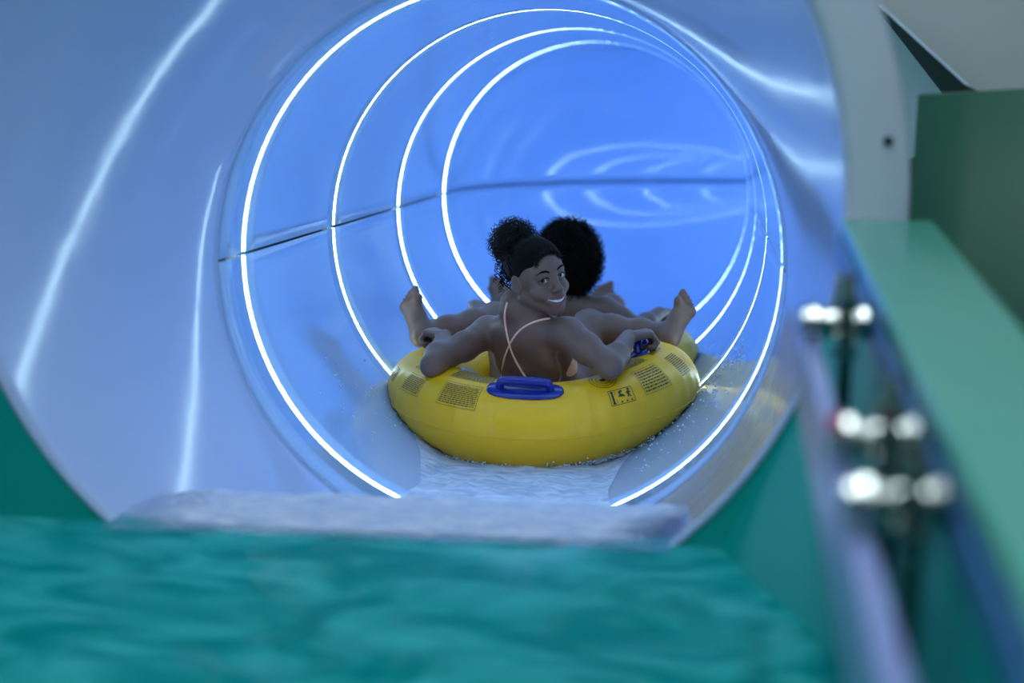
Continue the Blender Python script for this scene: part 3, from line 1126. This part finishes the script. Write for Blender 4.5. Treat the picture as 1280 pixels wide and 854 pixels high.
def torso(B, shL, shR, neck, pelvis, hipL, hipR, fwd):
    shL, shR, neck, pelvis, hipL, hipR = (A(*p) for p in (shL, shR, neck, pelvis, hipL, hipR))
    mid = (shL + shR) / 2
    ax = nrm(shR - shL); up = nrm(neck - pelvis); fw = nrm(np.cross(up, ax)); 
    if fw @ A(*fwd) < 0: fw = -fw
    up = nrm(np.cross(ax, fw)); up = up if up @ (neck - pelvis) > 0 else -up
    Rm = np.stack([ax, fw, up], 1)
    hax = nrm(hipR - hipL); hfw = nrm(np.cross(nrm(mid - pelvis), hax)); hfw = hfw if hfw @ A(*fwd) > 0 else -hfw
    Hm = np.stack([hax, hfw, nrm(np.cross(hax, hfw)) * (1 if np.cross(hax, hfw) @ (mid - pelvis) > 0 else -1)], 1)
    chest = mid * 0.66 + pelvis * 0.34 + fw * 0.015
    waist = mid * 0.38 + pelvis * 0.62
    B.ell(chest, (0.135, 0.092, 0.145), Rm, 0.05)
    B.ell(waist, (0.118, 0.090, 0.14), Rm, 0.05)
    B.capsule(chest - fw * 0.02, pelvis - hfw * 0.03, 0.085, 0.095, 0.05)
    B.ell(pelvis, (0.155, 0.115, 0.105), Hm, 0.05)
    B.capsule(shL, mid + fw * -0.005, 0.046, 0.062, 0.04)
    B.capsule(shR, mid + fw * -0.005, 0.046, 0.062, 0.04)
    B.capsule(neck - up * 0.005, mid * 0.5 + shL * 0.5 , 0.040, 0.040, 0.04)
    B.capsule(neck - up * 0.005, mid * 0.5 + shR * 0.5 , 0.040, 0.040, 0.04)
    # shoulder blades and the spine furrow
    for q in (-1, 1):
        B.ell(mid + ax * q * 0.075 - fw * 0.052 - up * 0.085, (0.045, 0.026, 0.07), Rm, 0.03)
        B.ell(chest + ax * q * 0.06 + fw * 0.075 - up * 0.0, (0.052, 0.05, 0.05), Rm, 0.03)
    return mid, Rm


# ---- rider in the rear ring, turning round to smile
def build_girl():
    B = Body()
    shL, shR = A(-0.172, 5.02, -0.318), A(0.100, 4.82, -0.290)
    neck = A(-0.066, 4.90, -0.215)
    pelvis = A(0.0, 5.10, -0.545)
    hipL, hipR = A(-0.09, 5.15, -0.55), A(0.09, 5.13, -0.55)
    mid, Tm = torso(B, shL, shR, neck, pelvis, hipL, hipR, (0.5, 0.8, 0.1))
    elL, elR = A(-0.305, 4.75, -0.388), A(0.238, 4.69, -0.366)
    wrL, wrR = A(-0.302, 4.955, -0.328), A(0.280, 4.92, -0.308)
    arm(B, shL, elL, wrL); arm(B, shR, elR, wrR)
    hand(B, wrR, (0.82, 0.50, 0.12), (0.1, 0.0, -1), (0.52, -0.82, -0.05), 0.92)
    hand(B, wrL, (-0.75, 0.62, 0.12), (-0.1, 0.0, -1), (-0.62, -0.75, -0.05), 0.92)
    kR, kL = A(0.115, 5.50, -0.348), A(-0.218, 5.50, -0.332)
    aR, aL = A(0.395, 5.29, -0.342), A(-0.420, 5.24, -0.352)
    leg(B, hipR, kR, aR); leg(B, hipL, kL, aL)
    foot(B, aR, (0.38, 0.40, 0.80), (0.58, -0.75, 0.28), -1, 0.82)
    foot(B, aL, (-0.28, 0.40, 0.80), (-0.45, -0.80, 0.28), 1, 0.82)
    H = A(0.000, 4.865, -0.122)
    Rm = look_matrix((0.64, -0.76, 0.03), (-0.22, -0.10, 1.0))
    S = 1.04
    P = head(B, H, Rm, S)
    B.chain([P(0, -0.028, -0.055), (A(*P(0, -0.03, -0.10)) + neck) / 2, neck], [0.050, 0.045, 0.050], 0.03)
    base = A(0.0, 5.10, -0.66)
    ax = (axis_grid(-0.62, 0.60, 0.0055, [(-0.10, 0.11, 0.0022), (-0.60, -0.40, 0.0036), (0.30, 0.58, 0.0036)]),
          axis_grid(4.58, 5.68, 0.0060, [(4.75, 4.99, 0.0025)]),
          axis_grid(-0.69, 0.02, 0.0055, [(-0.26, 0.0, 0.0022), (-0.42, -0.26, 0.0040)]))
    Fv = B.field(ax)
    V, Fc = surface_nets(Fv, ax)
    # colour: skin, lips, slightly paler soles and palms
    L = (V - H) @ Rm / S
    tone = np.tile(SKIN, (len(V), 1))
    up, lo = SMILE_UP, SMILE_LO
    dl = np.minimum(polydist(L, up), polydist(L, lo))
    m = np.clip((0.0058 - dl) / 0.0015, 0, 1)[:, None]
    tone = tone * (1 - m) + LIP * m
    root = empty('person', tw(*base), (-SLOPE, 0, 0))
    tag(root, 'smiling person with curly bun and crossed pink straps looking back over a shoulder', 'person')
    np_obj('body', V - base, Fc, M['skin'], root, tone)
    off = base
    # eyes
    cam_t = A(0.5, 0.0, 0.376)
    for q in (-1, 1):
        c = P(q * 0.031, 0.0705, 0.0018)
        g = nrm(cam_t - c); gx = nrm(np.cross(g, A(0, 0, 1))); gz = np.cross(gx, g)
        n1, n2 = 28, 24
        vs, cs, fs = [], [], []
        for i in range(n1 + 1):
            th = math.pi * i / n1
            for k in range(n2):
                a = 2 * math.pi * k / n2
                vs.append(c + 0.0122 * S * (g * math.cos(th) + (gx * math.cos(a) + gz * math.sin(a)) * math.sin(th)) - off)
                dg = math.degrees(th)
                cs.append((0.004, 0.004, 0.004) if dg < 14 else ((0.018, 0.009, 0.006) if dg < 35 else (0.60, 0.60, 0.63)))
        for i in range(n1):
            for k in range(n2):
                l = (k + 1) % n2
                fs.append((i * n2 + k, (i + 1) * n2 + k, (i + 1) * n2 + l, i * n2 + l))
        np_obj('eye', np.array(vs), np.array(fs), M['eye'], root, np.array(cs))
        # brow and lashes
        br = [(q * 0.014, 0.0835, 0.0235), (q * 0.026, 0.0850, 0.0290), (q * 0.040, 0.0775, 0.0295), (q * 0.050, 0.0665, 0.0230)]
        def skin_front(p, lift):
            y = 0.13
            for _ in range(60):
                d_ = B.at(P(p[0], y, p[2]))[0]
                if d_ < 0.0003: break
                y -= max(0.0004, d_ * 0.7)
            return Vector(P(p[0], y + lift, p[2]) - off)
        v, f = tube_mesh([skin_front(p, 0.0003) for p in spline(br, 6)], [0.0010 + 0.0024 * math.sin(math.pi * min(1, (i + 2) / 18)) for i in range(19)], 6)
        mesh_obj('eyebrow', v, f, M['hair'], root)
        ls = [(q * 0.017, 0.0805, 0.004), (q * 0.023, 0.0860, 0.0085), (q * 0.032, 0.0855, 0.0105), (q * 0.0420, 0.0790, 0.0068), (q * 0.049, 0.0715, 0.0035)]
        v, f = tube_mesh([skin_front(p, 0.0006) for p in spline(ls, 5)], 0.0013, 5)
        mesh_obj('eyelashes', v, f, M['hair'], root)
    # teeth: two curved rows of single blocks merged into one arch
    bl = []
    for k in range(-5, 6):
        a = k * 0.0056
        y0 = 0.0915 - 13 * a * a; zt = -0.0570 + 7.5 * a * a
        h = 0.0125 - 7.0 * a * a
        c = [(a - 0.0027, y0 - 0.003, zt), (a + 0.0027, y0 - 0.003, zt), (a + 0.0027, y0, zt), (a - 0.0027, y0, zt)]
        vv_ = [P(*p) - off for p in c] + [P(p[0], p[1], p[2] - h) - off for p in c]
        bl.append(([Vector(p) for p in vv_], [(0, 1, 2, 3), (7, 6, 5, 4), (0, 4, 5, 1), (1, 5, 6, 2), (2, 6, 7, 3), (3, 7, 4, 0)]))
    mesh_obj('teeth', *join(bl), M['teeth'], root, smooth=False)
    # hair: pulled-back cap, curly bun, loose ringlets
    Hb = Body()
    Hb.ell(P(0, -0.022, 0.040), A(0.077, 0.093, 0.082) * S, Rm, 0.01)
    Hb.ell(P(0, 0.020, 0.052), A(0.0655, 0.066, 0.060) * S, Rm, 0.02)
    Hb.capsule(P(0, -0.07, 0.0), P(0, -0.03, -0.055), 0.042, 0.036, 0.02)
    # cut away the face
    Hb.ell(P(0, 0.122, -0.016), A(0.078, 0.100, 0.112) * S, Rm, 0.006, True)
    Hb.ell(P(0.075, 0.01, -0.035), A(0.03, 0.034, 0.05) * S, Rm, 0.006, True)
    Hb.ell(P(-0.075, 0.01, -0.035), A(0.03, 0.034, 0.05) * S, Rm, 0.006, True)
    hx = (np.arange(H[0] - 0.16, H[0] + 0.14, 0.003), np.arange(H[1] - 0.15, H[1] + 0.15, 0.003), np.arange(H[2] - 0.14, H[2] + 0.16, 0.003))
    hv, hf = surface_nets(Hb.field(hx), hx)
    np_obj('hair_cap', hv - off, hf, M['hair'], root)
    # short fine hairs along the hairline
    cutp = ('e', P(0, 0.122, -0.016), A(0.078, 0.100, 0.112) * S, Rm, None, 0.006, True)
    BH = Body(); BH.prims = [p for p in B.prims if p[0] == 'e' and np.linalg.norm(p[1] - H) < 0.09 and p[2].max() > 0.04]
    near = hv[np.abs(Body.dist(cutp, hv)) < 0.004]
    ev = BH.at(near)
    edge = near[(ev > 0.0) & (ev < 0.012)]
    bh = []
    if len(edge):
        for k in range(620):
            b0 = edge[rng.integers(len(edge))]
            dd = nrm(Rm @ A(rng.normal(0, 0.5), 0.45, -0.35 + rng.normal(0, 0.45)))
            L = rng.uniform(0.005, 0.019); w_ = nrm(rng.normal(0, 1, 3)) * 0.0015
            pts = []
            for s_ in np.linspace(-0.4, 1, 7):
                q = b0 + dd * L * s_ + w_ * math.sin(s_ * 5)
                e_ = BH.at(q)[0]
                if e_ < 0.0006:                  # keep the strand on the skin
                    g_ = BH.at(q + np.eye(3) * 0.001) - e_; q = q + nrm(g_) * (0.0007 - e_)
                pts.append(Vector(q - off))
            bh.append(tube_mesh(pts, [0.0010, 0.0010, 0.0009, 0.0008, 0.0007, 0.0005, 0.0002], 3))
        mesh_obj('baby_hair', *join(bh), M['hairb'], root)
    bun = A(-0.078, 4.905, -0.022)
    Bb = Body()
    for k in range(60):
        q = nrm(rng.normal(0, 1, 3)) * 0.040
        Bb.ell(bun + q, A(0.020, 0.020, 0.020) * rng.uniform(0.7, 1.2), None, 0.006)
    bx = tuple(np.arange(c - 0.09, c + 0.09, 0.0032) for c in bun)
    bv, bf = surface_nets(Bb.field(bx), bx)
    cv, cf = curls(bun, np.eye(3), (0.058, 0.056, 0.056), 900, 0.030, 0.0065, 1.8, 0.0015, None, 3, 3, 12)
    # fuzz along the hairline and crown
    kv, kf = curls(P(0, -0.022, 0.040), Rm, A(0.078, 0.094, 0.083), 420, 0.010, 0.0035, 1.2, 0.0009, lambda q: (q[1] < 0.25 and q[2] > -0.55) , 4, 3, 8)
    sv, sf, so = [], [], 0
    bd = nrm(((bun - P(0, -0.022, 0.040)) @ Rm) / A(0.077, 0.093, 0.082))
    for k in range(520):
        az_ = rng.uniform(-math.pi, math.pi); el = rng.uniform(-0.5, 0.9)
        q0 = nrm((math.sin(az_) * math.cos(el), math.cos(az_) * math.cos(el), math.sin(el)))
        if q0[1] > 0.2 and q0[2] < 0.32: continue
        ph = rng.uniform(0, 6.28)
        pts = []
        for s_ in np.linspace(0, 0.92, 16):
            q = nrm(q0 * (1 - s_) + bd * s_)
            wv = 1.016 + 0.014 * math.sin(ph + s_ * 18)
            e1_ = P(0, -0.022, 0.040) + Rm @ (q * A(0.077, 0.093, 0.082) * S * wv)
            pts.append(Vector(e1_ - off))
        v_, f_ = tube_mesh(pts, [0.0004 + 0.0016 * min(1, i / 4) for i in range(16)], 4)
        v_ = np.array([tuple(p) for p in v_]); f_ = np.array([q for q in f_ if len(q) == 4])
        sv.append(v_ + off); sf.append(f_ + so); so += len(v_)
    v, f = merge((bv, bf), (cv, cf), (kv, kf), (np.concatenate(sv), np.concatenate(sf)))
    np_obj('hair_bun', v - off, f, M['hairb'], root)
    rl = []
    for k in range(34):
        b = A(-0.098 + rng.normal(0, 0.014), 4.90 + rng.normal(0, 0.02), -0.075 + rng.normal(0, 0.018))
        L = rng.uniform(0.04, 0.105); tn = rng.uniform(2.5, 4.5); cr = rng.uniform(0.004, 0.007); ph = rng.uniform(0, 6)
        dx = rng.normal(-0.05, 0.15)
        pts = [Vector(b + A(dx * L * s_ + cr * math.cos(ph + 6.28 * tn * s_), cr * math.sin(ph + 6.28 * tn * s_), -L * s_) - off) for s_ in np.linspace(0, 1, 34)]
        rl.append(tube_mesh(pts, [0.0013] * 30 + [0.001, 0.0008, 0.0006, 0.0004], 4))
    mesh_obj('loose_curls', *join(rl), M['hair'], root)
    # straps: traced on the back of the body
    def on_skin(px, py, lift):
        d = cam_ray_tube(px, py)
        s_ = 4.3
        for _ in range(60):
            q = cam_t + d * s_
            v_ = B.at(q)[0]
            if v_ < 0.0004: break
            s_ += max(0.0008, v_ * 0.6)
        return Vector(cam_t + d * (s_ - lift) - off)
    for path, r in (([(634, 378), (631, 392), (632, 408), (636, 428), (642, 446), (650, 461), (660, 476)], 0.0034),
                    ([(688, 398), (676, 400), (662, 405), (650, 413), (641, 424), (634, 438), (629, 454), (627, 474)], 0.0034)):
        pts = spline([on_skin(x, y, 0.002) for x, y in path], 6)
        mesh_obj('bikini_strap', *tube_mesh(pts, r, 8), M['bikini'], root)
    # swimwear: thin shells over the body
    def shell_of(region, name, m, h=0.006, lift=0.0035):
        lo = np.min([region.bbox(p)[0] for p in region.prims], 0); hi = np.max([region.bbox(p)[1] for p in region.prims], 0)
        axs = tuple(np.arange(a, b, h) for a, b in zip(lo, hi))
        Fb = B.field(axs) - lift
        v, f = surface_nets(np.maximum(Fb, region.field(axs)), axs)
        np_obj(name, v - off, f, m, root)
    Rg = Body(); Rg.ell(pelvis + A(0, 0.0, -0.02), (0.19, 0.10, 0.10), None, 0.01)
    shell_of(Rg, 'bikini_bottom', M['bikini'])
    Rg = Body()
    ch = mid * 0.62 + pelvis * 0.38
    Rg.ell(ch + Tm[:, 1] * 0.085 - Tm[:, 2] * 0.045, A(0.20, 0.125, 0.050), Tm, 0.01)
    shell_of(Rg, 'bikini_top', M['bikini'])
    return B


def cam_ray_tube(x, y):
    """direction of a pixel in the tube frame"""
    Xc = Vector((math.cos(AZ), math.sin(AZ), 0)); Uc = Xc.cross(FWD)
    d = FWD + Xc * ((x - 640) / F_PX) + Uc * ((427 - y) / F_PX)
    d = Vector((d.x, d.y * CS - d.z * SN, d.y * SN + d.z * CS))
    return np.array(d.normalized())


build_girl()


# ---- rider in the front ring, seen from behind
def build_front():
    B = Body()
    shL, shR = A(-0.175, 5.90, -0.345), A(0.150, 5.88, -0.345)
    neck = A(-0.012, 5.88, -0.285)
    pelvis = A(0.0, 6.10, -0.555)
    hipL, hipR = A(-0.09, 6.13, -0.555), A(0.09, 6.13, -0.555)
    mid, Tm = torso(B, shL, shR, neck, pelvis, hipL, hipR, (0, 1, 0.1))
    elL, elR = A(-0.30, 5.86, -0.40), A(0.275, 5.84, -0.405)
    wrL, wrR = A(-0.355, 6.02, -0.355), A(0.345, 6.02, -0.365)
    arm(B, shL, elL, wrL); arm(B, shR, elR, wrR)
    hand(B, wrR, (0.2, 0.9, 0.0), (0, 0.1, -1), (0.9, -0.2, 0), 0.95)
    hand(B, wrL, (-0.1, 0.9, 0.0), (0, 0.1, -1), (-0.9, -0.1, 0), 0.95)
    kR, kL = A(0.14, 6.46, -0.40), A(-0.21, 6.46, -0.40)
    aR, aL = A(0.08, 6.78, -0.515), A(-0.36, 6.74, -0.50)
    leg(B, hipR, kR, aR); leg(B, hipL, kL, aL)
    foot(B, aR, (0.05, 0.1, 0.95), (0.0, 0.97, -0.1), -1)
    foot(B, aL, (-0.05, 0.1, 0.95), (0.0, 0.97, -0.1), 1)
    H = A(0.005, 5.895, -0.160)
    Rm = look_matrix((0.05, 1.0, 0.10), (0.0, -0.05, 1.0))
    P = head(B, H, Rm, 1.0)
    B.chain([P(0, -0.028, -0.055), neck], [0.050, 0.054], 0.03)
    base = A(0.0, 6.10, -0.66)
    ax = (axis_grid(-0.60, 0.58, 0.0065), axis_grid(5.70, 7.00, 0.0070, [(5.97, 6.03, 0.004)]), axis_grid(-0.69, 0.0, 0.0065))
    V, Fc = surface_nets(B.field(ax), ax)
    root = empty('person', tw(*base), (-SLOPE, 0, 0))
    tag(root, 'person with a round black afro facing away in the front ring', 'person')
    np_obj('body', V - base, Fc, M['skin'], root, np.tile(SKIN * 0.95, (len(V), 1)))
    c = A(0.006, 5.885, -0.158)
    Bb = Body()
    for k in range(260):
        q = nrm(rng.normal(0, 1, 3))
        if q[1] > 0.62 and q[2] < 0.45: continue
        Bb.ell(c + q * A(0.096, 0.096, 0.122), A(0.026, 0.026, 0.026) * rng.uniform(0.7, 1.15), None, 0.008)
    bx = tuple(np.arange(q - 0.17, q + 0.17, 0.0042) for q in c)
    bv, bf = surface_nets(Bb.field(bx), bx)
    cv, cf = curls(c, np.eye(3), (0.112, 0.110, 0.138), 2600, 0.036, 0.008, 1.7, 0.0019, lambda q: not (q[1] > 0.62 and q[2] < 0.45), 8, 3, 12)
    v, f = merge((bv, bf), (cv, cf))
    np_obj('hair', v - base, f, M['hair'], root)

    def shell_of(region, name, m, h=0.007, lift=0.004):
        lo = np.min([region.bbox(p)[0] for p in region.prims], 0); hi = np.max([region.bbox(p)[1] for p in region.prims], 0)
        axs = tuple(np.arange(a, b, h) for a, b in zip(lo, hi))
        v, f = surface_nets(np.maximum(B.field(axs) - lift, region.field(axs)), axs)
        np_obj(name, v - base, f, m, root)
    Rg = Body(); Rg.ell(pelvis + A(0, 0.0, -0.02), (0.19, 0.11, 0.10), None, 0.01)
    shell_of(Rg, 'swim_bottom', M['swim'])
    Rg = Body(); Rg.ell(mid * 0.6 + pelvis * 0.4, A(0.2, 0.2, 0.035), Tm, 0.01)
    shell_of(Rg, 'swim_top', M['swim'])


build_front()

# ------------------------------------------------------------------ foam and drops round the raft
def bubble_mesh(pts, rads):
    ico_v, ico_f = [], []
    bm = bmesh.new(); bmesh.ops.create_icosphere(bm, subdivisions=1, radius=1.0)
    iv = np.array([v.co[:] for v in bm.verts]); iff = np.array([[v.index for v in f.verts] for f in bm.faces]); bm.free()
    Vs = (iv[None] * np.array(rads)[:, None, None] + np.array(pts)[:, None]).reshape(-1, 3)
    Fs = (iff[None] + (np.arange(len(pts)) * len(iv))[:, None, None]).reshape(-1, 3)
    return Vs, Fs


pts, rads = [], []
for k in range(1300):                         # foam line where the rear of the raft ploughs the water
    th = D(rng.uniform(-125, -40))
    p = Vector(raft_pt(th, D(rng.normal(-62, 6)), rng.uniform(0.0, 0.010)))
    pts.append(tuple(p - RB)); rads.append(rng.uniform(0.0010, 0.0036))
for k in range(260):                          # bead line up both sides
    sd = rng.choice([-1, 1])
    th = D(-90 + sd * rng.uniform(45, 100))
    p = Vector(raft_pt(th, D(rng.normal(-40, 8)), rng.uniform(0.0, 0.02)))
    pts.append(clamp_in(p, R - 0.004)); pts[-1] = tuple(Vector(pts[-1]) - RB); rads.append(rng.uniform(0.001, 0.004))
v, f = bubble_mesh(pts, rads)
fo = np_obj('foam', v, f, M['foam'], None)
fo.location = raft.location; fo.rotation_euler = raft.rotation_euler
tag(fo, 'white foam bubbles along the water line of the yellow raft', 'foam', kind='stuff')
pts, rads = [], []
for k in range(170):
    a = D(rng.uniform(-62, -25)) if k % 3 else D(rng.uniform(-150, -125))
    t = rng.uniform(4.35, 5.0)
    r = R - rng.uniform(0.0, 0.006)
    pts.append((r * math.cos(a), t - RT, r * math.sin(a) + 0.66)); rads.append(rng.uniform(0.0012, 0.0045))
v, f = bubble_mesh(pts, rads)
dr = np_obj('water_drops', v, f, M['foam'], None)
dr.location = raft.location; dr.rotation_euler = raft.rotation_euler
tag(dr, 'scattered water drops on the tube wall beside the raft', 'water drops', kind='stuff')
